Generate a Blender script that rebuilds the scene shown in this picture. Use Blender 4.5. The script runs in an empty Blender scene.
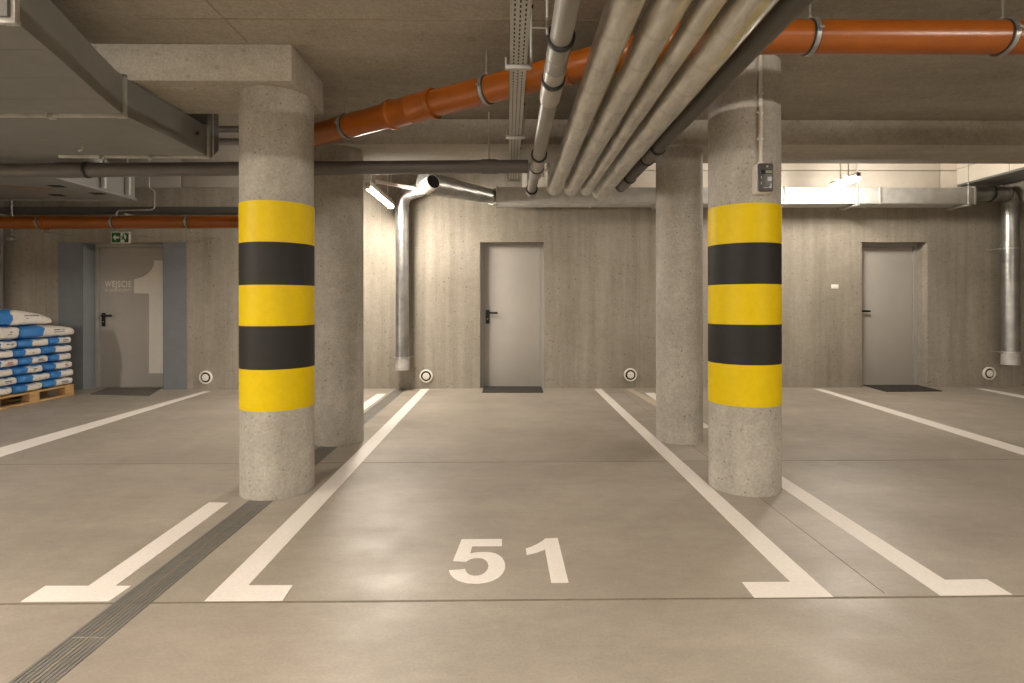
import bpy, bmesh, math, random
from mathutils import Vector, Matrix, noise

random.seed(7)
SC = bpy.context.scene
COL = SC.collection
PI = math.pi

# ------------------------------------------------------------------ camera
F, U0, V0 = 550.0, 514.4, 304.2
YAW, ROLL, HC = 0.012, 0.0015, 1.2
cam_d = bpy.data.cameras.new('camera')
cam = bpy.data.objects.new('camera', cam_d)
COL.objects.link(cam)
cam_d.sensor_width = 36.0
cam_d.lens = 36.0 * F / 1024
cam_d.shift_x = -(U0 - 512) / 1024
cam_d.shift_y = -(341.5 - V0) / 1024
cam_d.clip_start = 0.02
CR = (Matrix.Rotation(-YAW, 3, 'Z') @ Matrix.Rotation(PI / 2, 3, 'X') @ Matrix.Rotation(-ROLL, 3, 'Z'))
cam.matrix_world = Matrix.Translation((0, 0, HC)) @ CR.to_4x4()
SC.camera = cam


def ray(u, v):
    return CR @ Vector(((u - U0) / F, -(v - V0) / F, -1))


def P(u, v, y):                      # the point seen at (u, v) on the plane at depth y
    d = ray(u, v)
    return Vector((0, 0, HC)) + d * (y / d.y)


def G(u, v, z=0.0):                  # the point seen at (u, v) on a level plane
    d = ray(u, v)
    return Vector((0, 0, HC)) + d * ((z - HC) / d.z)


# ------------------------------------------------------------------ materials
def mat(name, color, rough=0.6, metal=0.0, emit=None, strength=0.0, build=None, bump=None, spec=0.5):
    m = bpy.data.materials.new(name)
    m.use_nodes = True
    nt = m.node_tree
    b = nt.nodes['Principled BSDF']
    b.inputs['Base Color'].default_value = (*color, 1)
    b.inputs['Roughness'].default_value = rough
    b.inputs['Metallic'].default_value = metal
    b.inputs['Specular IOR Level'].default_value = spec
    if emit:
        b.inputs['Emission Color'].default_value = (*emit, 1)
        b.inputs['Emission Strength'].default_value = strength
    if build:
        build(nt, b)
    return m


def node(nt, t, **kw):
    n = nt.nodes.new(t)
    for k, v in kw.items():
        setattr(n, k, v)
    return n


def pos(nt, scale=(1, 1, 1), obj=False):
    if obj:
        src = node(nt, 'ShaderNodeTexCoord').outputs['Object']
    else:
        src = node(nt, 'ShaderNodeNewGeometry').outputs['Position']
    mp = node(nt, 'ShaderNodeMapping')
    mp.inputs['Scale'].default_value = scale
    nt.links.new(src, mp.inputs['Vector'])
    return mp.outputs['Vector']


def noise_n(nt, vec, scale, detail=4, rough=0.55):
    n = node(nt, 'ShaderNodeTexNoise')
    n.inputs['Scale'].default_value = scale
    n.inputs['Detail'].default_value = detail
    n.inputs['Roughness'].default_value = rough
    nt.links.new(vec, n.inputs['Vector'])
    return n.outputs['Fac']


def ramp(nt, fac, stops):
    r = node(nt, 'ShaderNodeValToRGB')
    e = r.color_ramp.elements
    while len(e) < len(stops):
        e.new(0.5)
    for i, (p, c) in enumerate(stops):
        e[i].position = p
        e[i].color = (*c, 1) if len(c) == 3 else c
    nt.links.new(fac, r.inputs['Fac'])
    return r.outputs['Color']


def gray(a):
    return (a, a, a)


def mul(nt, a, b, fac=1.0):
    n = node(nt, 'ShaderNodeMix', data_type='RGBA', blend_type='MULTIPLY')
    n.inputs[0].default_value = fac
    nt.links.new(a, n.inputs[6])
    nt.links.new(b, n.inputs[7])
    return n.outputs[2]


def bump_to(nt, b, h, strength=0.2, dist=0.01):
    n = node(nt, 'ShaderNodeBump')
    n.inputs['Strength'].default_value = strength
    n.inputs['Distance'].default_value = dist
    nt.links.new(h, n.inputs['Height'])
    nt.links.new(n.outputs['Normal'], b.inputs['Normal'])


def concrete(lo, hi, streak=(1, 1, 1), pores=0.0, big=1.2, pore_scale=14.0, streak_amt=0.25, rough=0.8):
    def f(nt, b):
        v = pos(nt)
        c = ramp(nt, noise_n(nt, v, big, 6, 0.62), [(0.3, lo), (0.7, hi)])
        s = ramp(nt, noise_n(nt, pos(nt, streak), 1.0, 5, 0.6), [(0.3, gray(1 - streak_amt)), (0.7, gray(1.0))])
        c = mul(nt, c, s)
        fine = noise_n(nt, v, 60, 3, 0.7)
        c = mul(nt, c, ramp(nt, fine, [(0.28, gray(0.74)), (0.72, gray(1.08))]))
        mid = noise_n(nt, v, 13, 5, 0.7)
        c = mul(nt, c, ramp(nt, mid, [(0.3, gray(0.88)), (0.7, gray(1.05))]))
        if pores:
            vo = node(nt, 'ShaderNodeTexVoronoi')
            vo.inputs['Scale'].default_value = pore_scale
            nt.links.new(v, vo.inputs['Vector'])
            gate = noise_n(nt, v, 5.0, 2)
            th = node(nt, 'ShaderNodeMath', operation='MULTIPLY')
            nt.links.new(gate, th.inputs[0])
            th.inputs[1].default_value = 0.24
            lt = node(nt, 'ShaderNodeMath', operation='LESS_THAN')
            nt.links.new(vo.outputs['Distance'], lt.inputs[0])
            nt.links.new(th.outputs[0], lt.inputs[1])
            c = mul(nt, c, ramp(nt, lt.outputs[0], [(0.0, gray(1.0)), (1.0, gray(0.55))]), pores)
        nt.links.new(c, b.inputs['Base Color'])
        bump_to(nt, b, fine, 0.12, 0.004)
    return f


def floor_build(nt, b):
    v = pos(nt)
    c = ramp(nt, noise_n(nt, v, 0.8, 6, 0.6), [(0.28, (0.312, 0.272, 0.222)), (0.72, (0.402, 0.357, 0.298))])
    sw = noise_n(nt, pos(nt, (0.9, 2.2, 1)), 1.3, 5, 0.65)
    c = mul(nt, c, ramp(nt, sw, [(0.3, gray(0.86)), (0.68, gray(1.05))]))
    fine = noise_n(nt, v, 90, 3, 0.7)
    c = mul(nt, c, ramp(nt, fine, [(0.28, gray(0.86)), (0.72, gray(1.06))]))
    c = mul(nt, c, ramp(nt, noise_n(nt, pos(nt, (1, 1.8, 1)), 9, 5, 0.7), [(0.3, gray(0.9)), (0.7, gray(1.04))]))
    nt.links.new(c, b.inputs['Base Color'])
    r = ramp(nt, noise_n(nt, v, 3.0, 5, 0.6), [(0.3, gray(0.36)), (0.7, gray(0.52))])
    nt.links.new(r, b.inputs['Roughness'])
    tro = noise_n(nt, v, 14.0, 4, 0.6)
    bump_to(nt, b, noise_n(nt, v, 35.0, 4, 0.65), 0.22, 0.004)


def metal_build(scale=(3, 3, 30), lo=0.75, hi=1.05, base=(0.6, 0.6, 0.58)):
    def f(nt, b):
        v = pos(nt, scale)
        c = ramp(nt, noise_n(nt, v, 2.0, 4), [(0.3, tuple(x * lo for x in base)), (0.7, tuple(x * hi for x in base))])
        nt.links.new(c, b.inputs['Base Color'])
    return f


def foil_build(nt, b):
    v = pos(nt, (9, 1.6, 9))
    n1 = noise_n(nt, v, 2.5, 5, 0.65)
    c = ramp(nt, n1, [(0.3, (0.46, 0.445, 0.41)), (0.7, (0.80, 0.775, 0.72))])
    wv = node(nt, 'ShaderNodeTexWave')
    wv.bands_direction = 'Y'
    wv.inputs['Scale'].default_value = 1.1
    wv.inputs['Distortion'].default_value = 1.5
    nt.links.new(pos(nt), wv.inputs['Vector'])
    c = mul(nt, c, ramp(nt, wv.outputs['Fac'], [(0.0, gray(0.86)), (0.05, gray(1.0))]))
    nt.links.new(c, b.inputs['Base Color'])
    bump_to(nt, b, noise_n(nt, pos(nt, (1, 0.5, 1)), 22, 3), 0.3, 0.005)


def spiral_build(nt, b):
    wv = node(nt, 'ShaderNodeTexWave')
    wv.bands_direction = 'DIAGONAL'
    wv.inputs['Scale'].default_value = 7.0
    nt.links.new(pos(nt, (0.25, 0.25, 1)), wv.inputs['Vector'])
    c = ramp(nt, noise_n(nt, pos(nt), 6.0, 4), [(0.3, (0.27, 0.27, 0.26)), (0.7, (0.45, 0.445, 0.43))])
    nt.links.new(c, b.inputs['Base Color'])
    bump_to(nt, b, wv.outputs['Fac'], 0.25, 0.004)


def paint_build(col, amt=0.12, sc=40):
    def f(nt, b):
        v = pos(nt)
        n1 = noise_n(nt, v, sc, 4, 0.7)
        c = ramp(nt, n1, [(0.25, tuple(x * (1 - amt) for x in col)), (0.75, tuple(min(1, x * (1 + amt * 0.4)) for x in col))])
        n2 = noise_n(nt, v, 2.5, 4, 0.6)
        c = mul(nt, c, ramp(nt, n2, [(0.3, gray(1 - amt * 0.6)), (0.7, gray(1.0))]))
        nt.links.new(c, b.inputs['Base Color'])
        bump_to(nt, b, n1, 0.06, 0.003)
    return f


def wood_build(nt, b):
    v = pos(nt, (14, 2.5, 14), obj=False)
    c = ramp(nt, noise_n(nt, v, 2.0, 5, 0.6), [(0.3, (0.36, 0.20, 0.075)), (0.7, (0.56, 0.36, 0.16))])
    nt.links.new(c, b.inputs['Base Color'])


def sack_build(nt, b):
    # local y runs along the visible edge (0..1 from the near end), local z is height
    tc = node(nt, 'ShaderNodeTexCoord')
    sep = node(nt, 'ShaderNodeSeparateXYZ')
    oi = node(nt, 'ShaderNodeObjectInfo')
    nz = noise_n(nt, tc.outputs['Object'], 9.0, 3)
    nt.links.new(tc.outputs['Generated'], sep.inputs[0])

    def mth(op, a, c=None):
        n = node(nt, 'ShaderNodeMath', operation=op)
        for i, x in enumerate((a, c)):
            if x is None:
                continue
            if isinstance(x, (int, float)):
                n.inputs[i].default_value = x
            else:
                nt.links.new(x, n.inputs[i])
        return n.outputs[0]
    wob = mth('MULTIPLY', mth('SUBTRACT', nz, 0.5), 0.22)
    y = mth('ADD', sep.outputs[1], wob)
    z = mth('ADD', sep.outputs[2], mth('MULTIPLY', wob, 1.6))
    x = mth('ADD', sep.outputs[0], wob)
    end_band = mth('LESS_THAN', y, 0.36)
    top_blue = mth('MULTIPLY', mth('GREATER_THAN', z, 0.90), mth('LESS_THAN', y, 0.86))
    top_white = mth('MULTIPLY', mth('GREATER_THAN', x, 0.25), mth('LESS_THAN', x, 0.62))
    top_blue = mth('MULTIPLY', top_blue, mth('SUBTRACT', 1.0, top_white))
    blue = mth('MAXIMUM', end_band, top_blue)
    col = ramp(nt, blue, [(0.0, (0.70, 0.66, 0.60)), (1.0, (0.035, 0.19, 0.50))])
    dirt = ramp(nt, noise_n(nt, tc.outputs['Object'], 30, 4, 0.7), [(0.30, gray(0.55)), (0.42, gray(1.0))])
    col = mul(nt, col, dirt, 0.6)
    nt.links.new(col, b.inputs['Base Color'])
    bump_to(nt, b, noise_n(nt, tc.outputs['Object'], 16, 3), 0.5, 0.02)


M = {}
M['floor'] = mat('sealed_floor_concrete', (0.36, 0.3, 0.23), 0.36, build=floor_build, spec=0.5)
M['wall'] = mat('board_wall_concrete', (0.4, 0.35, 0.28), 0.85, build=concrete((0.325, 0.287, 0.227), (0.450, 0.406, 0.338), (9, 9, 0.45), 0.8, 0.9, 13, 0.27))
M['column'] = mat('column_concrete', (0.4, 0.36, 0.3), 0.8, build=concrete((0.370, 0.340, 0.291), (0.500, 0.467, 0.407), (6, 6, 1.2), 1.0, 2.0, 21, 0.2))
M['beam'] = mat('beam_concrete', (0.4, 0.36, 0.3), 0.85, build=concrete((0.360, 0.320, 0.259), (0.470, 0.426, 0.359), (1.2, 5, 5), 0.5, 1.4, 9, 0.2))
M['ceiling'] = mat('slab_concrete', (0.3, 0.26, 0.2), 0.85, build=concrete((0.325, 0.284, 0.224), (0.420, 0.376, 0.307), (0.7, 4, 1), 0.3, 0.8, 5, 0.24))
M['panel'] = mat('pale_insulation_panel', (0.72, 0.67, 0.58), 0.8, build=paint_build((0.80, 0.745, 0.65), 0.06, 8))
M['panel_grey'] = mat('darker_insulation_panel', (0.4, 0.37, 0.32), 0.8, build=paint_build((0.40, 0.375, 0.33), 0.08, 8))
M['white_paint'] = mat('white_road_paint', (0.8, 0.75, 0.68), 0.55, build=paint_build((0.81, 0.76, 0.70), 0.10, 60))
M['faded_paint'] = mat('faded_road_paint', (0.5, 0.42, 0.33), 0.6, build=paint_build((0.52, 0.44, 0.34), 0.12, 40))
M['wall_joint'] = mat('formwork_seam', (0.27, 0.235, 0.18), 0.85, build=paint_build((0.29, 0.25, 0.19), 0.2, 30))
M['slab_joint'] = mat('slab_seam', (0.2, 0.17, 0.12), 0.85, build=paint_build((0.235, 0.198, 0.145), 0.2, 30))
M['joint'] = mat('dark_joint_filler', (0.16, 0.13, 0.095), 0.8, build=paint_build((0.215, 0.18, 0.132), 0.3, 30))
M['yellow'] = mat('yellow_band_paint', (0.8, 0.55, 0.01), 0.5, build=paint_build((0.66, 0.475, 0.0005), 0.08, 25), spec=0.2)
M['black'] = mat('black_band_paint', (0.02, 0.018, 0.016), 0.6, build=paint_build((0.017, 0.0155, 0.014), 0.2, 25), spec=0.3)
M['orange'] = mat('orange_drain_plastic', (0.55, 0.12, 0.012), 0.3, build=paint_build((0.29, 0.076, 0.005), 0.14, 5), spec=0.45)
M['grey_pipe'] = mat('grey_pipe_plastic', (0.16, 0.15, 0.14), 0.4, build=paint_build((0.125, 0.112, 0.103), 0.12, 6))
M['dark_pipe'] = mat('charcoal_pipe_lagging', (0.07, 0.065, 0.058), 0.6, build=paint_build((0.085, 0.078, 0.068), 0.12, 8))
M['zinc_pipe'] = mat('mid_grey_pipe', (0.26, 0.245, 0.22), 0.42, 0.1, build=metal_build((8, 1, 8), 0.82, 1.05, (0.255, 0.24, 0.215)))
M['zinc_light'] = mat('pale_pipe_sleeve', (0.55, 0.52, 0.46), 0.4, 0.3, build=metal_build((8, 1, 8), 0.85, 1.05, (0.43, 0.40, 0.35)))
M['rubber'] = mat('black_rubber', (0.02, 0.02, 0.02), 0.6, build=paint_build((0.022, 0.021, 0.02), 0.2, 30))
M['foil'] = mat('dull_foil_lagging', (0.6, 0.56, 0.5), 0.31, 0.8, build=foil_build)
M['yellow_tape'] = mat('yellowed_seam_tape', (0.5, 0.4, 0.14), 0.5, build=paint_build((0.50, 0.38, 0.12), 0.2, 12))
M['galv'] = mat('galvanized_steel', (0.5, 0.5, 0.48), 0.55, 0.3, build=metal_build((4, 4, 4), 0.8, 1.08, (0.56, 0.555, 0.53)))
M['spiral'] = mat('spiral_duct_steel', (0.55, 0.55, 0.53), 0.36, 0.85, build=spiral_build)
M['steel'] = mat('bright_steel', (0.6, 0.6, 0.58), 0.35, 0.8, build=metal_build((10, 10, 10), 0.8, 1.1, (0.62, 0.61, 0.58)))
M['duct_grey'] = mat('grey_duct_coating', (0.2, 0.19, 0.165), 0.55, 0.1, build=paint_build((0.215, 0.213, 0.20), 0.16, 3))
M['rail_grey'] = mat('duct_rail_steel', (0.45, 0.44, 0.41), 0.4, 0.6, build=metal_build((6, 6, 6), 0.8, 1.08, (0.56, 0.55, 0.52)))
M['tray'] = mat('perforated_tray_steel', (0.42, 0.42, 0.39), 0.5, 0.3, build=metal_build((5, 2, 5), 0.85, 1.05, (0.44, 0.435, 0.40)))
M['hole'] = mat('dark_slot', (0.015, 0.014, 0.012), 0.9, build=paint_build((0.015, 0.014, 0.012), 0.2, 20))
M['door'] = mat('grey_door_paint', (0.4, 0.37, 0.33), 0.45, build=paint_build((0.45, 0.425, 0.385), 0.05, 4))
M['frame'] = mat('grey_door_frame_paint', (0.34, 0.31, 0.27), 0.5, build=paint_build((0.37, 0.355, 0.33), 0.05, 6))
M['blue_wall'] = mat('blue_grey_wall_paint', (0.16, 0.18, 0.2), 0.7, build=paint_build((0.19, 0.205, 0.218), 0.08, 5))
M['handle'] = mat('black_handle_plastic', (0.012, 0.011, 0.01), 0.4, build=paint_build((0.012, 0.011, 0.01), 0.2, 30))
M['decal'] = mat('pale_door_lettering', (0.66, 0.62, 0.56), 0.5, build=paint_build((0.80, 0.755, 0.68), 0.03, 10))
M['mat'] = mat('dark_rubber_mat', (0.04, 0.036, 0.03), 0.9, build=paint_build((0.042, 0.038, 0.032), 0.4, 120))
M['mat_grey'] = mat('grey_brown_mat', (0.12, 0.105, 0.085), 0.9, build=paint_build((0.12, 0.106, 0.088), 0.3, 100))
M['drain'] = mat('drain_grating_steel', (0.2, 0.18, 0.155), 0.6, 0.2, build=paint_build((0.215, 0.205, 0.185), 0.22, 12))
M['drain_gap'] = mat('drain_rust_line', (0.3, 0.22, 0.14), 0.8, build=paint_build((0.34, 0.26, 0.17), 0.2, 20))
M['vent'] = mat('white_vent_plastic', (0.8, 0.76, 0.7), 0.4, build=paint_build((0.80, 0.75, 0.68), 0.03, 10))
M['wood'] = mat('raw_pallet_wood', (0.45, 0.28, 0.12), 0.75, build=wood_build)
M['sack'] = mat('printed_sack_plastic', (0.6, 0.6, 0.6), 0.42, build=sack_build)
M['print_red'] = mat('red_sack_print', (0.4, 0.04, 0.03), 0.5, build=paint_build((0.42, 0.05, 0.04), 0.3, 60))
M['print_dark'] = mat('dark_sack_print', (0.06, 0.06, 0.09), 0.5, build=paint_build((0.07, 0.08, 0.14), 0.3, 60))
M['green'] = mat('exit_sign_green', (0.005, 0.10, 0.03), 0.4, build=paint_build((0.004, 0.085, 0.03), 0.1, 10))
M['sign_white'] = mat('exit_sign_white', (0.7, 0.72, 0.62), 0.4, build=paint_build((0.70, 0.72, 0.62), 0.05, 10))
M['box_white'] = mat('off_white_plastic', (0.6, 0.57, 0.52), 0.45, build=paint_build((0.62, 0.58, 0.52), 0.05, 10))
M['box_dark'] = mat('charcoal_plastic', (0.05, 0.05, 0.052), 0.4, build=paint_build((0.055, 0.054, 0.055), 0.1, 10))
M['lcd'] = mat('green_display', (0.12, 0.14, 0.06), 0.3, build=paint_build((0.13, 0.145, 0.07), 0.1, 10))
M['button'] = mat('pale_button', (0.4, 0.41, 0.42), 0.4, build=paint_build((0.42, 0.43, 0.44), 0.1, 30))
M['unit'] = mat('grey_unit_casing', (0.3, 0.29, 0.26), 0.5, 0.2, build=paint_build((0.22, 0.215, 0.20), 0.08, 4))
LAMP = (1.0, 0.90, 0.785)
M['tube'] = mat('lit_lamp_diffuser', (0.9, 0.9, 0.9), 0.4, emit=LAMP, strength=395.0)
M['tube_right'] = mat('lit_right_lamp_diffuser', (0.9, 0.9, 0.9), 0.4, emit=LAMP, strength=470.0)
M['tube_left_fill'] = mat('left_fill_lamp_diffuser', (0.9, 0.9, 0.9), 0.4, emit=LAMP, strength=1350.0)
M['clamp'] = mat('dull_clamp_steel', (0.3, 0.29, 0.27), 0.4, 0.7, build=metal_build((8, 8, 8), 0.8, 1.08, (0.34, 0.335, 0.315)))
M['tube_lane'] = mat('lit_lane_lamp_diffuser', (0.9, 0.9, 0.9), 0.4, emit=LAMP, strength=575.0)
M['lamp_body'] = mat('lamp_housing_white', (0.75, 0.73, 0.7), 0.45, build=paint_build((0.75, 0.72, 0.68), 0.03, 8))


# ------------------------------------------------------------------ mesh helpers
class B:
    def __init__(self):
        self.bm = bmesh.new()

    def box(self, x0, x1, y0, y1, z0, z1, bev=0.0):
        xs, ys, zs = sorted((x0, x1)), sorted((y0, y1)), sorted((z0, z1))
        t = bmesh.new()
        bmesh.ops.create_cube(t, size=1)
        for v in t.verts:
            v.co = Vector((xs[0] + (v.co.x + .5) * (xs[1] - xs[0]), ys[0] + (v.co.y + .5) * (ys[1] - ys[0]), zs[0] + (v.co.z + .5) * (zs[1] - zs[0])))
        if bev:
            bmesh.ops.bevel(t, geom=list(t.edges), offset=bev, segments=2, affect='EDGES', profile=0.5)
        self.merge(t)
        return self

    def merge(self, t, mtx=None):
        me = bpy.data.meshes.new('tmp')
        t.to_mesh(me)
        t.free()
        if mtx is not None:
            me.transform(mtx)
        self.bm.from_mesh(me)
        bpy.data.meshes.remove(me)

    def obox(self, c, ax, ay, az):       # oriented box: centre and three half-axes
        vs = []
        for sx in (-1, 1):
            for sy in (-1, 1):
                for sz in (-1, 1):
                    vs.append(self.bm.verts.new(Vector(c) + Vector(ax) * sx + Vector(ay) * sy + Vector(az) * sz))
        for f in ((0, 1, 3, 2), (4, 6, 7, 5), (0, 4, 5, 1), (2, 3, 7, 6), (0, 2, 6, 4), (1, 5, 7, 3)):
            self.bm.faces.new([vs[i] for i in f])
        return self

    def tube(self, pts, r, seg=20, bend=0.0, nb=8, cap=True, rads=None):
        pts = [Vector(p) for p in pts]
        if bend and len(pts) > 2:
            out = [pts[0]]
            for i in range(1, len(pts) - 1):
                a, b, c = pts[i - 1], pts[i], pts[i + 1]
                d1, d2 = (a - b).normalized(), (c - b).normalized()
                ang = d1.angle(d2)
                t = min(bend / math.tan(ang / 2), (a - b).length * .49, (c - b).length * .49)
                p0, p2 = b + d1 * t, b + d2 * t
                rr = t * math.tan(ang / 2)
                cen = b + (d1 + d2).normalized() * (rr / math.sin(ang / 2))
                v0, v2 = p0 - cen, p2 - cen
                th = v0.angle(v2)
                for k in range(nb + 1):
                    s = k / nb
                    out.append(cen + (v0 * math.sin((1 - s) * th) + v2 * math.sin(s * th)) / math.sin(th))
            out.append(pts[-1])
            pts = out
        n = len(pts)
        tang = []
        for i in range(n):
            a = pts[max(i - 1, 0)]
            c = pts[min(i + 1, n - 1)]
            tang.append((c - a).normalized())
        up = Vector((0, 0, 1)) if abs(tang[0].z) < 0.9 else Vector((1, 0, 0))
        nrm = (up - tang[0] * up.dot(tang[0])).normalized()
        rings = []
        for i in range(n):
            nrm = (nrm - tang[i] * nrm.dot(tang[i])).normalized()
            bi = tang[i].cross(nrm)
            rad = rads[i] if rads else r
            rings.append([self.bm.verts.new(pts[i] + (nrm * math.cos(2 * PI * k / seg) + bi * math.sin(2 * PI * k / seg)) * rad) for k in range(seg)])
        for i in range(n - 1):
            for k in range(seg):
                self.bm.faces.new((rings[i][k], rings[i][(k + 1) % seg], rings[i + 1][(k + 1) % seg], rings[i + 1][k]))
        if cap:
            self.bm.faces.new(rings[0][::-1])
            self.bm.faces.new(rings[-1])
        return self

    def lathe(self, base, axis, profile, seg=32, close=False):
        """profile: (along axis, radius) pairs"""
        base, axis = Vector(base), Vector(axis).normalized()
        up = Vector((0, 0, 1)) if abs(axis.z) < 0.9 else Vector((1, 0, 0))
        n = (up - axis * up.dot(axis)).normalized()
        bi = axis.cross(n)
        rings = []
        for (h, r) in profile:
            if r < 1e-6:
                rings.append([self.bm.verts.new(base + axis * h)])
            else:
                rings.append([self.bm.verts.new(base + axis * h + (n * math.cos(2 * PI * k / seg) + bi * math.sin(2 * PI * k / seg)) * r) for k in range(seg)])
        idx = list(range(len(rings) - 1))
        prs = [(i, i + 1) for i in idx] + ([(len(rings) - 1, 0)] if close else [])
        for i, j in prs:
            a, b = rings[i], rings[j]
            for k in range(seg):
                k2 = (k + 1) % seg
                if len(a) == 1 and len(b) == 1:
                    continue
                if len(a) == 1:
                    self.bm.faces.new((a[0], b[k2], b[k]))
                elif len(b) == 1:
                    self.bm.faces.new((a[k], a[k2], b[0]))
                else:
                    self.bm.faces.new((a[k], a[k2], b[k2], b[k]))
        return self

    def ring(self, c, axis, r0, r1, w, seg=32):   # band around an axis
        return self.lathe(Vector(c) - Vector(axis).normalized() * w / 2, axis, [(0, r0), (0, r1), (w, r1), (w, r0)], seg, True)

    def prism(self, pts, off):           # polygon (3-D points) extruded by a vector
        off = Vector(off)
        a = [self.bm.verts.new(Vector(p)) for p in pts]
        b = [self.bm.verts.new(Vector(p) + off) for p in pts]
        fs = [self.bm.faces.new(a[::-1]), self.bm.faces.new(b)]
        n = len(pts)
        for i in range(n):
            self.bm.faces.new((a[i], a[(i + 1) % n], b[(i + 1) % n], b[i]))
        for f in fs:
            f.normal_update()
        bmesh.ops.triangulate(self.bm, faces=[f for f in fs if len(f.verts) > 4])
        return self

    def build(self, name, m, parent=None, smooth=True, angle=35):
        bmesh.ops.recalc_face_normals(self.bm, faces=list(self.bm.faces))
        me = bpy.data.meshes.new(name)
        self.bm.to_mesh(me)
        self.bm.free()
        me.materials.append(M[m] if isinstance(m, str) else m)
        if smooth:
            me.shade_smooth()
            me.set_sharp_from_angle(angle=math.radians(angle))
        o = bpy.data.objects.new(name, me)
        COL.objects.link(o)
        if parent is not None:
            o.parent = parent
            o.matrix_parent_inverse = Matrix.Translation(-world_loc(parent))
        return o


def world_loc(o):
    if o.parent is None:
        return o.location.copy()
    return world_loc(o.parent) + o.matrix_parent_inverse.translation + o.location


def tag(o, label, cat, group=None):
    o['label'] = label
    o['category'] = cat
    if group:
        o['group'] = group
    return o


def thing(name, label, cat, loc, group=None):
    o = bpy.data.objects.new(name, None)
    o.empty_display_size = 0.1
    COL.objects.link(o)
    o.location = loc
    return tag(o, label, cat, group)


def struct(o):
    o['kind'] = 'structure'
    return o


def empty_struct(name, loc):
    o = bpy.data.objects.new(name, None)
    COL.objects.link(o)
    o.location = loc
    return struct(o)


# ------------------------------------------------------------------ room
YW = 7.85            # rear wall plane
XL, XR, YB = -9.4, 9.4, -7.0
ZS, ZB, ZR = 2.762, 2.549, 3.7
BY0, BY1 = 4.64, 5.26
ZP = 2.86            # the concrete ends here and the pale panels begin

floor = struct(B().box(XL, XR, YB, YW + .6, -.2, 0).build('floor', 'floor'))

# openings in the rear wall
DTOP = 2.085
D1 = (P(83, 388, YW).x, P(163.5, 388, YW).x)
D2 = (P(480.4, 388, YW).x, P(544.4, 388, YW).x)
D3 = (P(862, 388, YW).x, P(927.6, 388, YW).x)
RC = 0.27
w = B()
xs = [XL, D1[0], D1[1], D2[0], D2[1], D3[0], D3[1], XR]
for i in range(0, 8, 2):
    w.box(xs[i], xs[i + 1], YW, YW + RC + .1, 0, DTOP)
w.box(XL, XR, YW, YW + RC + .1, DTOP, ZP)
for d in (D1, D2, D3):
    w.box(d[0], d[1], YW + RC + .08, YW + RC + .12, 0, DTOP)
w.box(XL, XR, YW, YW + RC + .1, ZP, ZR + .3)
wall = struct(w.build('wall_back', 'wall'))
# pale cladding above the concrete, in panels with open joints
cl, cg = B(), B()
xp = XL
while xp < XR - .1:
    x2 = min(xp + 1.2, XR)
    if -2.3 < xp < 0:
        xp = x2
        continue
    cc_ = cg if xp < 0 else cl  # panels left of centre take the darker grey base colour
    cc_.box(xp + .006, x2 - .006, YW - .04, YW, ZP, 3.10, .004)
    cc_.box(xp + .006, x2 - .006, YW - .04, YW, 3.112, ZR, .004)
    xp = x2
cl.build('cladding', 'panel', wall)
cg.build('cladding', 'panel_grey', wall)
# blue-grey painted surround of the left door
s = B()
xa, xb = P(58.6, 388, YW).x, P(187, 388, YW).x
s.box(xa, D1[0], YW - .004, YW, 0, 2.085)
s.box(D1[1], xb, YW - .004, YW, 0, 2.085)
s.box(D1[0] - .003, D1[0] + .004, YW - .004, YW + RC + .07, 0, 2.085)
s.box(D1[1] - .004, D1[1] + .003, YW - .004, YW + RC + .07, 0, 2.085)
s.build('painted_surround', 'blue_wall', wall)
fs = B()       # formwork joints in the rear wall
for u in (639.5, 382, 722, 300):
    x = P(u, 300, YW).x
    fs.box(x - .004, x + .004, YW - .002, YW, 0, ZP)
fs.box(D2[1] + .35, XR, YW - .0015, YW, 2.355, 2.36)
fs.build('formwork_joint', 'wall_joint', wall)

struct(B().box(XL - .2, XL, YB, YW + .6, 0, ZR + .3).build('wall_left', 'wall'))
struct(B().box(XR, XR + .2, YB, YW + .6, 0, ZR + .3).build('wall_right', 'wall'))
struct(B().box(XL, XR, YB - .2, YB, 0, ZR + .3).build('wall_front', 'wall'))
XE = -2.0            # left end of the rear beam
c = B()
c.box(XL, XE, YB, 3.89, ZS, ZS + .3)
c.box(XE, XR, YB, BY1, ZS, ZS + .3)
ceil = struct(c.build('ceiling', 'ceiling'))
struct(B().box(XL, XR, 3.6, YW + .6, ZR, ZR + .2).build('ceiling', 'ceiling'))
cj = B()        # board joints of the slab formwork
for y in (2.2, 3.02):
    cj.box(XE, 1.3, y, y + .006, ZS - .002, ZS)
cj.box(-1.55, -1.544, 1.8, 3.3, ZS - .002, ZS)
cj.build('formwork_joint', 'slab_joint', ceil)

rb = B().box(XE, XR, BY0, BY1, ZB, ZS, .006).build('concrete_beam', 'beam')
tag(rb, 'long concrete beam spanning the two rear plain columns', 'beam')
lb = B().box(XL, -1.295, 3.315, 3.89, 2.540, ZS, .006).build('concrete_beam', 'beam')
tag(lb, 'short-ended concrete beam resting on the left striped column', 'beam')
gb = B().box(7.1, 7.6, BY1, YW - .002, 2.62, ZR - .002, .006).build('concrete_beam', 'beam')
tag(gb, 'concrete beam running to the rear wall above the right elbow duct', 'beam')
bk = thing('boxed_bulkhead', 'pale panelled bulkhead under the ceiling at upper right', 'bulkhead', (6.7, 6.5, 2.88))
b_ = B()
yy = BY1 + .02
while yy < YW - .1:
    y2 = min(yy + .85, YW - .04)
    b_.box(6.43, 6.97, yy, y2 - .008, 2.90, 3.12, .004)
    b_.box(6.43, 6.97, yy, y2 - .008, 3.13, ZR - .004, .004)
    yy = y2
b_.build('panel', 'panel', bk)
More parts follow.
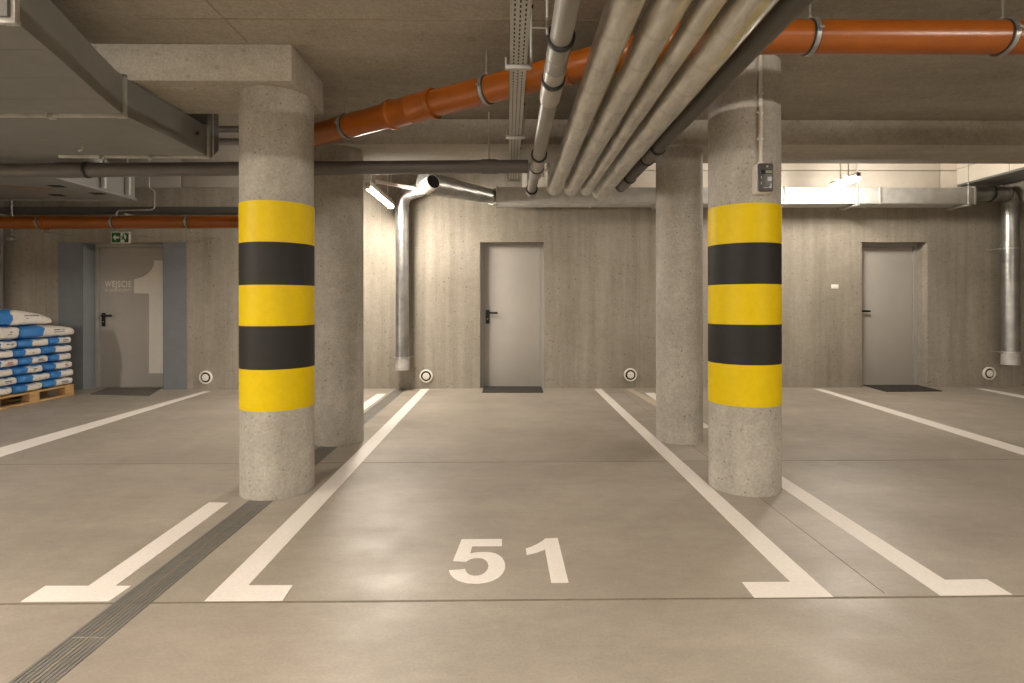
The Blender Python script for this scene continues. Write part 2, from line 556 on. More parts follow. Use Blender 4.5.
B().box(6.44, 6.98, BY1 + .02, YW - .05, 2.875, 2.90).build('soffit', 'duct_grey', bk)


# ------------------------------------------------------------------ columns
def column(x, y, r, ztop, label, bands=None):
    t = thing('concrete_column', label, 'column', (x, y, 0), 'round concrete columns')
    B().lathe((x, y, 0), (0, 0, 1), [(0, 0), (0, r), (ztop - .004, r), (ztop, r - .004), (ztop, 0)], 64).build('shaft', 'column', t)
    if bands:
        for i in range(5):
            B().lathe((x, y, 0), (0, 0, 1), [(bands[i], r - .01), (bands[i], r + .0025), (bands[i + 1], r + .0025), (bands[i + 1], r - .01)], 64, True).build('yellow_band' if i % 2 == 0 else 'black_band', 'yellow' if i % 2 == 0 else 'black', t)
    return t


column(-1.499, 3.60, .2245, 2.540, 'round concrete column with yellow and black bands carrying a beam end, beside the drain',
       [1.838, 1.585, 1.321, 1.068, .800, .545])
column(1.560, 3.615, .223, ZS, 'round concrete column with yellow and black bands and a wall meter on it',
       [1.828, 1.582, 1.323, 1.070, .818, .557])
column(-1.490, 4.86, .213, ZB, 'plain round concrete column behind the left striped column')
column(1.520, 4.86, .20, ZB, 'plain round concrete column behind the right striped column')

# ------------------------------------------------------------------ floor paint, joints, number
TP = .002


def paint(name, px, m='white_paint', z=TP):
    b = B()
    b.prism([G(u, v) for (u, v) in px], (0, 0, z))
    return b.build(name, m, floor, smooth=False)


paint('parking_line', [(421.1, 389.1), (429.3, 389.1), (248.5, 585.6), (292.5, 585.6), (282.5, 601), (204.5, 601.2)])
paint('parking_line', [(594.3, 389.0), (601.3, 389.0), (833.5, 597.3), (754.4, 598.1), (742, 582.4), (790.4, 582.2)])
paint('parking_line', [(209, 502.6), (228, 503), (115.7, 586.1), (131, 586.1), (109, 601.2), (21, 601.8), (45.4, 586.2), (88.6, 586.1)])
paint('parking_line', [(716, 444), (731, 444), (945, 580.1), (986.8, 579.5), (1012, 594.7), (940.6, 596), (781.7, 487.8)])
paint('parking_line', [(377.5, 394), (386, 394), (345, 424.5), (330, 424.5)])
paint('parking_line', [(645, 393), (654, 393), (712, 428), (695, 428)])
paint('parking_line', [(203.8, 391.4), (210, 391.4), (-75, 480.5), (-118, 480.5)])
paint('parking_line', [(813, 388.8), (821, 388.8), (1060, 459), (1035, 459)])
paint('parking_line', [(976, 388.6), (984, 388.6), (1100, 409), (1076, 409)])
paint('faded_line', [(626, 389.2), (632, 389.2), (680, 413), (667, 413)], 'faded_paint')
b = B()
ya, yb2 = G(0, 603.6).y, G(512, 462).y
b.box(XL, XR, G(512, 600.3).y - .006, G(512, 600.3).y + .006, 0, .0012)
b.build('expansion_joint', 'joint', floor)
B().box(XL, XR, yb2 - .0035, yb2 + .0035, 0, .0010).build('expansion_joint', 'joint', floor)
B().box(1.557, 1.560, 2.26, 7.8, 0, .0010).build('expansion_joint', 'joint', floor)
B().box(-4.0, -3.994, YB, 4.0, 0, .0010).build('expansion_joint', 'joint', floor)


def spline(pts, n=6, corner=()):
    return pts


num = bpy.data.objects.new('stall_number', None)
COL.objects.link(num)
num.parent = floor
num.location = G(508, 562)
def dz(p):
    return (420 + p[0] / 5.689, 520 + p[1] / 5.689)
five = [(237, 111), (466, 110), (466, 149), (297, 150), (285, 193), (305, 188), (330, 185), (358, 184), (385, 184), (410, 187), (432, 193), (452, 204), (467, 217), (478, 234), (484, 252), (484, 272), (480, 288), (471, 304), (458, 320), (440, 334), (415, 346), (388, 355), (360, 360), (330, 363), (300, 362), (270, 360), (245, 355), (220, 347), (198, 335), (181, 320), (170, 303), (165, 288), (257, 281), (263, 297), (273, 308), (287, 315), (305, 319), (325, 319), (345, 315), (362, 307), (375, 296), (384, 283), (389, 268), (388, 252), (383, 239), (373, 228), (360, 221), (345, 217), (325, 216), (305, 218), (287, 223), (272, 231), (262, 238), (188, 234)]
one = [(712, 107), (783, 104), (845, 357), (747, 358), (711, 168), (697, 175), (680, 181), (660, 188), (640, 193), (607, 200), (602, 164), (622, 158), (640, 151), (660, 142), (680, 131), (697, 120)]
for pl in (five, one):
    B().prism([G(*dz(p)) for p in pl], (0, 0, TP)).build('painted_digit', 'white_paint', num, smooth=False)

# drain channel in the floor
dx0, dx1 = -1.585, -1.437
dr = thing('drain_channel', 'long grey metal drain channel let into the floor beside the left striped column', 'drain', (-1.51, 2, 0))
for (ya, yb2) in ((-2.0, 3.40), (3.81, 4.66), (5.06, 7.82)):
    B().box(dx0, dx0 + .012, ya, yb2, 0, .003).box(dx1 - .012, dx1, ya, yb2, 0, .003).build('edge_rail', 'drain', dr)
    yy = ya
    while yy < yb2 - .05:
        y2 = min(yy + 1.0, yb2)
        g = B()
        for k in range(7):
            xx = dx0 + .015 + k * .0172
            g.box(xx, xx + .0125, yy + .004, y2 - .004, 0, .0028)
        g.build('grating', 'drain', dr)
        yy = y2
    B().box(-1.5125, -1.5085, ya, yb2, 0, .0034).build('centre_strip', 'drain_gap', dr)

# ------------------------------------------------------------------ doors
def text_mesh(txt, size, name, m, parent, origin, off=0.0, width=None):
    cu = bpy.data.curves.new('lettering', 'FONT')
    cu.body = txt
    cu.size = size
    cu.extrude = .001
    cu.offset = off
    cu.align_x = 'LEFT'
    cu.space_character = 1.22
    to = bpy.data.objects.new('lettering_tmp', cu)
    COL.objects.link(to)
    bpy.context.view_layer.update()
    dg = bpy.context.evaluated_depsgraph_get()
    me = bpy.data.meshes.new_from_object(to.evaluated_get(dg))
    bpy.data.objects.remove(to)
    bpy.data.curves.remove(cu)
    xs_ = [v.co.x for v in me.vertices]
    sx = width / (max(xs_) - min(xs_)) if width else 1
    x0 = min(xs_)
    o3 = Vector(origin)
    for v in me.vertices:
        v.co = o3 + Vector(((v.co.x - x0) * sx, -v.co.z, v.co.y))
    me.materials.clear()
    me.materials.append(M[m])
    me.name = name
    o = bpy.data.objects.new(name, me)
    COL.objects.link(o)
    o.parent = parent
    o.matrix_parent_inverse = Matrix.Translation(-world_loc(parent))
    return o


YD = YW + RC


def door(name, x0, x1, hx, hz, rc=.27, fw=.05):
    YD = YW + rc
    d = empty_struct(name, ((x0 + x1) / 2, YD, 0))
    f = B()
    yf0, yf1 = YD - .04, YD + .07
    f.box(x0, x0 + fw, yf0, yf1, 0, DTOP).box(x1 - fw, x1, yf0, yf1, 0, DTOP).box(x0 + fw, x1 - fw, yf0, yf1, DTOP - fw, DTOP)
    f.build('frame', 'frame', d)
    lf = B().box(x0 + fw + .003, x1 - fw - .003, YD - .015, YD + .04, .012, DTOP - fw - .003, .003).build('leaf', 'door', d)
    B().box(x0 + fw, x1 - fw, YD - .02, YD + .04, 0, .012).build('threshold', 'frame', d)
    h = B()
    y = YD - .015
    h.box(hx - .027, hx + .027, y - .014, y, hz - .14, hz + .06, .006)
    h.tube([(hx, y - .01, hz + .02), (hx, y - .055, hz + .02), (hx + .145, y - .055, hz + .018)], .0145, 12, .015)
    h.lathe((hx, y - .012, hz + .02), (0, -1, 0), [(0, .02), (.012, .02), (.014, 0)], 16)
    hd = h.build('handle', 'handle', d)
    B().lathe((hx, y - .013, hz - .07), (0, -1, 0), [(0, .0), (0, .009), (.004, .008), (.004, 0)], 14).build('lock_cylinder', 'steel', hd)
    hg = B()
    for zz in (.25, 1.05, 1.8):
        hg.tube([(x1 - fw - .001, YD - .022, zz), (x1 - fw - .001, YD - .022, zz + .1)], .008, 10)
    hg.build('hinge', 'frame', d)
    return d


ph = P(104.7, 316, YD)
d1 = door('door_1', D1[0], D1[1] - .02, ph.x, P(104.7, 315.5, YD).z - .02)
ph = P(487, 312.5, YD)
door('door_2', D2[0], D2[1], D2[0] + .10, P(487, 312.5, YD).z - .02, .165)
door('door_3', D3[0], D3[1], D3[0] + .085, P(866, 311, YD).z - .02, .235)
# numeral and lettering on the left door
yd = YD - .0155
pl = [(154.1, 260.4), (153.5, 266), (151, 270.2), (147.3, 274), (143.5, 276.3), (139, 278), (134.1, 279.2), (134.1, 293.2), (149.1, 293.6), (149.1, 373.2), (165.6, 373.2), (165.6, 260.4)]
B().prism([P(u, v, yd) for (u, v) in pl], (0, -.0015, 0)).build('numeral', 'decal', d1, smooth=False)
o_ = P(104.9, 286.9, yd)
hgt = (P(105, 281, yd).z - P(105, 287, yd).z)
text_mesh('WEJSCIE', hgt / .70, 'lettering', 'decal', d1, o_, .003, P(131.2, 287, yd).x - o_.x)
o_ = P(104.9, 291.4, yd)
text_mesh('na powierzchnię', hgt * .85, 'lettering', 'decal', d1, o_, .0, P(131.2, 291, yd).x - o_.x)

# door mats
def matt(px, label, m='mat'):
    b = B()
    b.prism([G(u, v) for (u, v) in px], (0, 0, .011))
    return tag(b.build('door_mat', m, None, smooth=False), label, 'mat', 'door mats')


matt([(483.8, 387.0), (541.4, 387.0), (543.2, 392.8), (482.2, 392.8)], 'dark rubber mat at the foot of the middle grey door')
matt([(863.6, 385.6), (917, 385.5), (942, 391.4), (886.3, 391.9)], 'dark rubber mat at the foot of the right grey door')
matt([(108, 388.2), (161, 388.6), (149, 396), (90, 394.6)], 'grey-brown mat at the foot of the door marked with a numeral', 'mat_grey')

# ------------------------------------------------------------------ exit sign
yx = YW - .03
e0, e1 = P(110.6, 243.4, yx), P(129.6, 231.6, yx)
es = thing('exit_sign', 'green and white emergency exit sign above the left door', 'sign', ((e0.x + e1.x) / 2, YW, e0.z))
B().box(e0.x, e1.x, yx, YW, e0.z, e1.z, .004).build('casing', 'box_white', es)
W_, H_ = e1.x - e0.x, e1.z - e0.z
def S(a, b, d=.0):
    return (e0.x + W_ * a, yx - .001 - d, e0.z + H_ * b)
B().prism([S(.06, .09), (S(.94, .09)), S(.94, .91), S(.06, .91)], (0, -.001, 0)).build('green_panel', 'green', es, smooth=False)
B().prism([S(.53, .09, .001), S(.72, .09, .001), S(.84, .55, .001), S(.72, .91, .001), S(.53, .91, .001)], (0, -.001, 0)).build('pictogram_doorway', 'sign_white', es, smooth=False)
B().prism([S(.12, .5, .001), S(.27, .76, .001), S(.27, .58, .001), S(.46, .58, .001), S(.46, .42, .001), S(.27, .42, .001), S(.27, .24, .001)], (0, -.001, 0)).build('pictogram_arrow', 'sign_white', es, smooth=False)
mn = B()
mn.prism([S(.56, .32, .002), S(.60, .26, .002), S(.66, .42, .002), S(.74, .22, .002), S(.80, .24, .002), S(.72, .50, .002), S(.70, .64, .002), S(.61, .66, .002), S(.57, .50, .002), S(.60, .48, .002), S(.63, .58, .002), S(.62, .46, .002)], (0, -.001, 0))
mn.lathe(S(.69, .75, .002), (0, -1, 0), [(0, 0), (0, .013), (.001, .013), (.001, 0)], 14)
mn.build('pictogram_runner', 'green', es, smooth=False)

# ------------------------------------------------------------------ round wall vents
def vent(u, v, label):
    c0 = P(u, v, YW)
    t = thing('wall_vent', label, 'vent', c0, 'round white wall vents')
    r = .094
    B().lathe(c0, (0, -1, 0), [(0, .072), (0, r), (.014, r), (.022, r - .008), (.022, .073)], 40, True).build('rim', 'vent', t)
    B().lathe(c0, (0, -1, 0), [(.0005, 0), (.0005, .073), (.002, .073), (.002, 0)], 32).build('gap', 'hole', t)
    B().lathe(c0 + Vector((0, 0, 0)), (0, -1, 0), [(.002, .02), (.014, .044), (.020, .050), (.024, .045), (.025, 0)], 40).build('disc', 'vent', t)


vent(206, 377.3, 'round white wall vent beside the painted surround of the left door')
vent(426.2, 376.0, 'round white wall vent left of the middle grey door, near the hanging duct end')
vent(630.3, 374.8, 'round white wall vent right of the middle grey door')
vent(988.8, 373.3, 'round white wall vent beside the right vertical duct')
c0, c1 = P(831, 289, YW), P(838.3, 284.4, YW)
pt = thing('wall_plate', 'small white plate on the rear wall left of the right grey door', 'wall plate', ((c0.x + c1.x) / 2, YW, c0.z))
B().box(c0.x, c1.x, YW - .008, YW, c0.z, c1.z, .002).build('cover', 'vent', pt)
B().box(c0.x + .02, c1.x - .02, YW - .011, YW - .007, c0.z + .015, c1.z - .015, .002).build('rocker', 'vent', pt)

# ------------------------------------------------------------------ meter on the right column
mx, my, mz = 1.563, 3.392, 1.968
mt = thing('wall_meter', 'charcoal fronted white meter box fixed to the right striped column', 'meter', (mx, my, mz - .09))
B().box(mx - .046, mx + .048, my - .055, my + .012, mz - .093, mz + .088, .010).build('casing', 'box_white', mt)
B().box(mx - .042, mx + .050, my - .082, my - .052, mz - .086, mz + .086, .012).build('front_panel', 'box_dark', mt)
yf = my - .0825
B().box(mx - .027, mx + .036, yf - .001, yf + .002, mz + .018, mz + .045).build('display_window', 'hole', mt)
B().box(mx - .002, mx + .036, yf - .0015, yf + .002, mz + .022, mz + .040).build('display', 'lcd', mt)
B().box(mx + .010, mx + .035, yf - .002, yf + .002, mz - .024, mz + .000, .002).build('button', 'button', mt)
B().lathe((mx + .008, yf, mz + .064), (0, -1, 0), [(0, 0), (0, .006), (.002, .006), (.002, 0)], 14).build('indicator', 'yellow_tape', mt)
for (xa_, xb_, za_, zb_) in ((-.030, -.026, -.01, .005), (-.030, -.026, -.045, -.03), (-.015, .012, -.066, -.063), (.028, .034, -.066, -.04), (.018, .0275, -.066, -.058)):
    B().box(mx + xa_, mx + xb_, yf - .001, yf + .001, mz + za_, mz + zb_).build('marking', 'button', mt)
cx = 1.562
cy = 3.378
cd = thing('cable_conduit', 'pale grey conduit running up the right striped column from the meter', 'conduit', (cx, cy, 2.06))
B().tube([(cx, cy, 2.055), (cx, cy, ZS)], .0115, 14).build('tube', 'box_white', cd)
for z in (2.22, 2.50, 2.38):
    B().box(cx - .02, cx + .02, cy - .002, cy + .018, z - .008, z + .008, .003).lathe((cx - .018, cy - .004, z), (0, -1, 0), [(0, 0), (0, .005), (.004, .004), (.004, 0)], 10).build('clip', 'steel', cd)
B().lathe((cx, cy, 2.045), (0, 0, 1), [(0, .0), (0, .018), (.03, .018), (.035, .012)], 14).build('gland', 'box_white', cd)


# ------------------------------------------------------------------ pipes
def clamp(parent, c, axis, r, top, w=.022, hang=True, name='pipe_clamp'):
    c, axis = Vector(c), Vector(axis).normalized()
    o = B()
    o.ring(c, axis, r - .002, r + .010, w, 40)
    side = axis.cross(Vector((0, 0, 1))).normalized()
    for s in (-1, 1):
        q = c + side * s * (r + .016)
        o.obox(q, side * .012, axis * (w / 2), Vector((0, 0, .005)))
        o.tube([q - Vector((0, 0, .016)), q + Vector((0, 0, .018))], .005, 8)
    k = o.build(name, 'clamp', parent)
    B().ring(c, axis, r, r + .004, w + .014, 40).build('rubber_lining', 'rubber', k)
    if hang:
        B().tube([c + Vector((0, 0, r + .006)), Vector((c.x, c.y, top))], .005, 8).lathe(c + Vector((0, 0, r + .006)), (0, 0, 1), [(0, 0), (0, .010), (.02, .010), (.02, 0)], 8).build('hanger_rod', 'clamp', k)
    return k


def along(a, b, t):
    return Vector(a).lerp(Vector(b), t)


RO = .082
O0, O1, O2 = Vector((XR, 2.79, 2.585)), Vector((.93, 2.79, 2.56)), Vector((-1.95, 4.391, 2.44))
op = thing('drain_pipe', 'orange plastic drain pipe crossing overhead in front of the right striped column', 'pipe', (1.5, 2.79, 2.5), 'orange drain pipes')
B().tube([O0, O1, O2], RO, 32, .22, 8).build('pipe_run', 'orange', op)
dd = (O2 - O1).normalized()


def on_diag(x):
    return along(O1, O2, (x - O1.x) / (O2.x - O1.x))


sl = B()
p0, p1 = on_diag(-.47), on_diag(-.80)
L = (p1 - p0).length
sl.lathe(p0, dd, [(0, RO), (0, RO + .016), (.025, RO + .018), (.035, RO + .008), (L * .5 - .004, RO + .008), (L * .5, RO + .010), (L * .5 + .004, RO + .008), (L - .035, RO + .008), (L - .025, RO + .018), (L, RO + .016), (L, RO)], 40)
sl.build('coupling', 'orange', op)
sk = B()
sk.lathe(on_diag(.36), dd, [(0, RO), (0, RO + .006), (.03, RO + .006), (.04, RO)], 40)
sk.build('coupling', 'orange', op)
for x in (-1.15, -.13):
    clamp(op, on_diag(x), dd, RO, ZS)
for x in (1.545, 2.54, 4.4):
    q = along(O0, O1, (XR - x) / (XR - O1.x))
    clamp(op, q, (1, 0, 0), RO, ZS)

wp = thing('drain_pipe', 'orange plastic drain pipe along the rear wall above the left door', 'pipe', (-5, 7.1, 2.2), 'orange drain pipes')
Q0, Q1, Q2 = O2 + dd * .005, Vector((-3.05, 7.1, 2.262)), Vector((XL + .01, 7.1, 2.241))
B().tube([Q0, Q0 + dd * .12, Q1, Q2], RO, 28, .12, 8).build('pipe_run', 'orange', wp)
for u in (41, 114.5, 188.5):
    x = P(u, 221, 7.1).x
    q = Vector((x, 7.1, 2.262 - .021 * ((Q1.x - x) / (Q1.x - XL))))
    k = clamp(wp, q, (1, 0, 0), RO, ZR, hang=False)
    B().tube([q - Vector((-.02, 0, RO + .004)), q - Vector((-.02, 0, RO + .03))], .012, 10).tube([q - Vector((-.02, 0, RO + .028)), Vector((q.x + .02, YW - .002, q.z - RO - .028))], .006, 8).build('wall_bracket', 'clamp', k)
x = P(47, 221, 7.1).x
B().lathe((x, 7.1, 2.251), (-1, 0, 0), [(0, RO), (0, RO + .009), (.05, RO + .009), (.06, RO)], 32).build('coupling', 'orange', wp)

# grey cross pipe
gp = thing('waste_pipe', 'dark grey plastic waste pipe hung level below the left beam, joining the jointed pipe', 'pipe', (-2, 4.4, 2.2))
C0, C1 = Vector((XL, 4.03, 2.085)), Vector((.165, 4.49, 2.325))
C0 = Vector((C1.x - 9.4, 4.49 - .048 * 9.4, 2.325 - .0217 * 9.4))
RG = .054
B().tube([C0, C1], RG, 28).build('pipe_run', 'grey_pipe', gp)
cd_ = (C1 - C0).normalized()


def on_cross(u):
    # where the pipe's axis is seen at column u
    lo, hi = 0.0, 1.0
    for _ in range(40):
        m_ = (lo + hi) / 2
        q = along(C0, C1, m_)
        dpt = CR.transposed() @ (q - Vector((0, 0, HC)))
        uu = U0 + F * dpt.x / -dpt.z
        if uu < u:
            lo = m_
        else:
            hi = m_
    return along(C0, C1, lo)


for (u0, u1) in ((58, 86), (481.5, 497)):
    a, b2 = on_cross(u0), on_cross(u1)
    L = (b2 - a).length
    B().lathe(a, cd_, [(0, RG), (0, RG + .006), (L, RG + .006), (L, RG)], 28).build('coupling', 'grey_pipe', gp)
a = on_cross(86.5)
B().lathe(a, cd_, [(0, RG), (0, RG + .009), (.016, RG + .009), (.016, RG)], 28).build('seal_ring', 'rubber', gp)
q = on_cross(489)
B().tube([q + Vector((0, 0, RG)), (q.x, q.y, ZS)], .005, 8).build('hanger_rod', 'steel', gp)
for x in (-5.4,):
    q = along(C0, C1, (x - C0.x) / (C1.x - C0.x))
    B().ring(q, cd_, RG, RG + .006, .025, 28).tube([q + Vector((0, 0, RG)), (q.x, q.y, 2.31)], .004, 8).build('pipe_clamp', 'rail_grey', gp)

# jointed grey pipe running away from the viewer
jp = thing('waste_pipe', 'pale grey jointed waste pipe with black seal rings running beside the cable tray', 'pipe', (.235, 3, 2.3))
RJ = .049


def J(y):
    return Vector((.233 + .004 * (y - 2.3), y, 2.362 - .011 * (y - 2.3)))


B().tube([J(-6.9), J(4.8)], RJ, 28).build('pipe_run', 'zinc_pipe', jp)
B().tube([J(4.78) - Vector((.005, 0, 0)), J(5.5) - Vector((.01, 0, 0)), J(5.62) + Vector((-.01, .0, .9))], .044, 24, .09).build('pipe_end', 'zinc_pipe', jp)
jd = (J(4) - J(3)).normalized()


def sleeve(y0, y1, dr_, m, name):
    a, L = J(y0), (J(y1) - J(y0)).length
    B().lathe(a, jd, [(0, RJ), (.0, RJ + dr_), (L - .006, RJ + dr_), (L, RJ + dr_ - .004), (L, RJ)], 28).build(name, m, jp)


sleeve(2.40, 2.80, .004, 'zinc_pipe', 'socket')
sleeve(2.555, 2.563, .006, 'zinc_light', 'socket_lip')
sleeve(2.68, 2.80, .005, 'zinc_light', 'socket')
sleeve(2.83, 3.08, .009, 'zinc_light', 'socket')
sleeve(4.22, 4.55, .008, 'zinc_light', 'socket')
sleeve(4.56, 4.80, .004, 'zinc_pipe', 'socket')
for y in (2.39, 2.82, 4.20, 4.545):
    B().ring(J(y), jd, RJ, RJ + .013, .024, 28).build('seal_ring', 'rubber', jp)
B().ring(J(5.38) - Vector((.008, 0, 0)), jd, .043, .058, .02, 24).build('seal_ring', 'rubber', jp)
B().lathe(J(5.40) - Vector((.008, 0, 0)), jd, [(0, .044), (0, .055), (.12, .055), (.12, .044)], 24).build('socket', 'zinc_pipe', jp)
q = J(2.37)
B().tube([q + Vector((-.062, 0, 0)), q + Vector((-.062, 0, ZS - q.z))], .006, 8).tube([q + Vector((-.064, 0, .03)), q + Vector((-.125, 0, .03))], .004, 8).build('hanger_rod', 'steel', jp)
q = J(4.62)
B().box(q.x + .05, q.x + .066, q.y, q.y + .03, q.z - .06, ZS, .002).build('hanger_rod', 'rail_grey', jp)

# foil-lagged pipes
SIL = [(.455, .0725, 5.52), (.630, .071, 5.56), (.785, .052, 5.62), (.945, .0785, 5.72)]
SLAB = ['silver lagged pipe nearest the jointed grey pipe', 'silver lagged pipe, second one from the jointed grey pipe',
        'thinnest silver lagged pipe, third one from the jointed grey pipe', 'thickest silver lagged pipe, next to the charcoal pipe']
for i, (x, r, ye) in enumerate(SIL):
    t = thing('heating_pipe', SLAB[i], 'pipe', (x, 3, 2.3), 'foil lagged overhead pipes')
    zf = lambda y: 2.374 - .0095 * (y - 2.0)
    B().tube([(x, -6.9, 2.374), (x, 2.0, 2.374), (x + .006, ye, zf(ye)), (x + .006, ye, ZR)], r, 32, r + .05, 8).build('lagging', 'foil', t)
    # seam tape along the lower right of the lagging
    n_ = Vector((.80, 0, -.60)) if i else Vector((.86, 0, -.5))
    tp = B()
    y0 = -2.0
    a0 = Vector((x, y0, 2.374)) + n_ * (r + .0005)
    a1 = Vector((x, 2.0, 2.374)) + n_ * (r + .0005)
    a2 = Vector((x + .005, 3.3, zf(3.3))) + n_ * (r + .0005)
    td = Vector((-n_.z, 0, n_.x))
    for (s0, s1) in ((a0, a1), (a1, a2)):
        dv = (s1 - s0) / 2
        tp.obox((s0 + s1) / 2, td * .0055, dv, n_ * .0008)
    tp.build('seam_tape', 'yellow_tape', t)
# charcoal pipe
bp = thing('overhead_pipe', 'charcoal pipe at the right edge of the overhead pipe bundle', 'pipe', (1.108, 3, 2.3))
RB = .0495
bz = lambda y: 2.374 - .0085 * (y - 2)
BX = 1.112
B().tube([(BX, -6.9, 2.43), (BX, 3.5, bz(3.5)), (BX, 5.45, bz(5.45)), (BX, 5.45, ZR)], RB, 28, .08).build('pipe_run', 'dark_pipe', bp)
for (y0, y1) in ((4.06, 4.34), (5.0, 5.3)):
    B().lathe((BX, y0, bz(y0)), (0, 1, -.0085), [(0, RB), (0, RB + .003), (y1 - y0, RB + .003), (y1 - y0, RB)], 28).build('socket', 'grey_pipe', bp)
for y in (4.05, 4.36, 4.98):
    B().ring((BX, y, bz(y)), (0, 1, -.0085), RB, RB + .009, .022, 28).build('seal_ring', 'rubber', bp)

# ------------------------------------------------------------------ perforated cable tray
TX0, TX1, TZ = .010, .098, 2.400
ct = thing('cable_tray', 'perforated steel cable tray running away below the ceiling', 'cable tray', (.06, 3, TZ))
TY0, TY1 = -6.9, 5.40
B().box(TX0, TX1, TY0, TY1, TZ, TZ + .002).box(TX0, TX0 + .002, TY0, TY1, TZ, TZ + .038).box(TX1 - .002, TX1, TY0, TY1, TZ, TZ + .038).build('tray_body', 'tray', ct, smooth=False)
hl = B()
y = 1.7
k = 0
while y < TY1 - .05:
    for j, fx in enumerate((.24, .50, .76)):
        x = TX0 + (TX1 - TX0) * fx
        yo = y + (.012 if j == 1 else 0)
        hl.box(x - .0032, x + .0032, yo, yo + .020, TZ - .0006, TZ + .0002)
    y += .038
ho = hl.build('perforation', 'hole', ct, smooth=False)
ho['kind'] = 'stuff'
for y, side in ((2.76, 1), (3.92, 1), (5.3, 1), (1.0, 1)):
    h = B()
    h.box(TX0 - .022, TX1 + .016, y - .014, y + .014, TZ - .022, TZ - .001, .003)
    h.box(TX0 - .022, TX0 - .014, y - .014, y + .014, TZ - .02, TZ + .035, .002)
    xr = TX1 + .020
    h.tube([(xr, y, TZ - .02), (xr, y, ZS if y < BY0 or y > BY1 else ZB)], .006, 10)
    h.build('hanger_bracket', 'tray', ct)
for y in (2.25, 3.35, 4.3, 4.75):
    B().lathe((TX1, y, TZ + .018), (1, 0, 0), [(0, 0), (0, .007), (.008, .007), (.008, 0)], 8).build('joint_bolt', 'hole', ct)

# ------------------------------------------------------------------ big air duct, left
ad = thing('air_duct', 'large grey rectangular air duct under the ceiling at upper left', 'duct', (-3, 3.2, 2.31))
ZD0, ZD1 = 2.312, 2.532
XQ = -2.245
sec = B()


def loft(b, secs):
    """secs: (y, x0, x1, z0, z1) rectangular sections"""
    rs = []
    for (y, x0, x1, z0, z1) in secs:
        rs.append([b.bm.verts.new(p) for p in ((x0, y, z0), (x1, y, z0), (x1, y, z1), (x0, y, z1))])
    for i in range(len(rs) - 1):
        for k in range(4):
            b.bm.faces.new((rs[i][k], rs[i][(k + 1) % 4], rs[i + 1][(k + 1) % 4], rs[i + 1][k]))
    b.bm.faces.new(rs[0][::-1])
    b.bm.faces.new(rs[-1])


loft(sec, [(2.17, -6.6, -1.925, ZD0, ZD1), (2.50, -6.6, -2.02, ZD0, ZD1), (2.95, -6.6, -2.165, ZD0, ZD1), (3.12, -6.6, -2.215, ZD0, ZD1), (3.24, -6.6, XQ, ZD0, ZD1)])
sec.build('taper_section', 'duct_grey', ad)
s2 = B()
loft(s2, [(3.24, -3.36, XQ, ZD0, ZD1), (4.14, -3.36, XQ, ZD0, ZD1)])
s2.build('straight_section', 'duct_grey', ad)
s3 = B()
loft(s3, [(3.24, -6.6, -3.37, ZD0 + .015, ZD1), (4.62, -6.6, -3.37, ZD0 + .015, ZD1)])
s3.build('branch_section', 'duct_grey', ad)
s4 = B()
s4.prism([(-3.3, 4.14, ZD0), (-3.3, 4.19, ZD0), (-3.3, 4.30, ZD0 + .085), (-3.3, 4.30, 2.70), (-3.3, 4.14, 2.70)], (-XQ * -1 + 3.3, 0, 0))
s4.build('outlet_section', 'duct_grey', ad)


def flange(y, x0, x1, z0, z1, name='flange'):
    f = B()
    t = .017
    f.box(x0, x1 + t, y - .012, y + .012, z0 - t, z0 + .002, .002)
    f.box(x1, x1 + t, y - .012, y + .012, z0, z1 + .012, .002)
    f.box(x0, x1 + t, y - .012, y + .012, z1 - .002, z1 + .012, .002)
    # corner pieces
    f.box(x1 - .035, x1 + t + .003, y - .015, y + .015, z0 - t - .003, z0 - .002, .003)
    o = f.build(name, 'rail_grey', ad)
    x = x1 - .42
    while x > x0 + .2:
        cc = B()
        cc.box(x - .018, x + .018, y - .022, y + .022, z0 - t - .008, z0 - .004, .003)
        cc.box(x - .006, x + .006, y - .03, y - .012, z0 - t - .012, z0, .002)
        cc.build('flange_clip', 'steel', o)
        x -= .36


flange(2.165, -6.6, -1.925, ZD0, ZD1)
flange(3.24, -6.6, XQ, ZD0, ZD1)
flange(4.14, -3.34, XQ, ZD0, ZD1)
# end cap of the near end, with its pressed cross
cp = B()
cp.box(-6.6, -1.93, 2.145, 2.165, ZD0 + .004, ZD1)
cp.build('end_panel', 'duct_grey', ad)
sm = B()
for y in (2.42, 2.72, 3.0):
    sm.box(-6.6, -1.95 - (y - 2.17) * .28, y, y + .003, ZD0 - .0015, ZD0)
sm.build('sheet_seam', 'duct_grey', ad)
B().lathe((XQ, 4.0, 2.44), (1, 0, 0), [(0, 0), (0, .012), (.012, .012), (.014, 0)], 12).build('port_plug', 'rubber', ad)
B().tube([(-2.95, 3.85, 2.312), (-2.95, 3.85, 2.28), (-2.98, 3.86, 2.27)], .008, 8).build('port_tap', 'steel', ad)
B().tube([(-2.215, 4.165, ZD0 - .02), (-2.215, 4.165, ZR)], .005, 8).build('hanger_rod', 'steel', ad)

# two service pipes seen between the duct and the left striped column
for zz, lab in ((3.42, 'upper thin dark pipe high between the air duct and the left striped column'), (3.26, 'lower thin dark pipe high between the air duct and the left striped column')):
    t = B().tube([(XL + .01, 7.0, zz), (-2.5 - (zz - 3.26) * 1.2, 7.0, zz), (-2.5 - (zz - 3.26) * 1.2, 7.0, ZR - .002)], .042, 16, .08).build('service_pipe', 'grey_pipe')
    tag(t, lab, 'pipe')

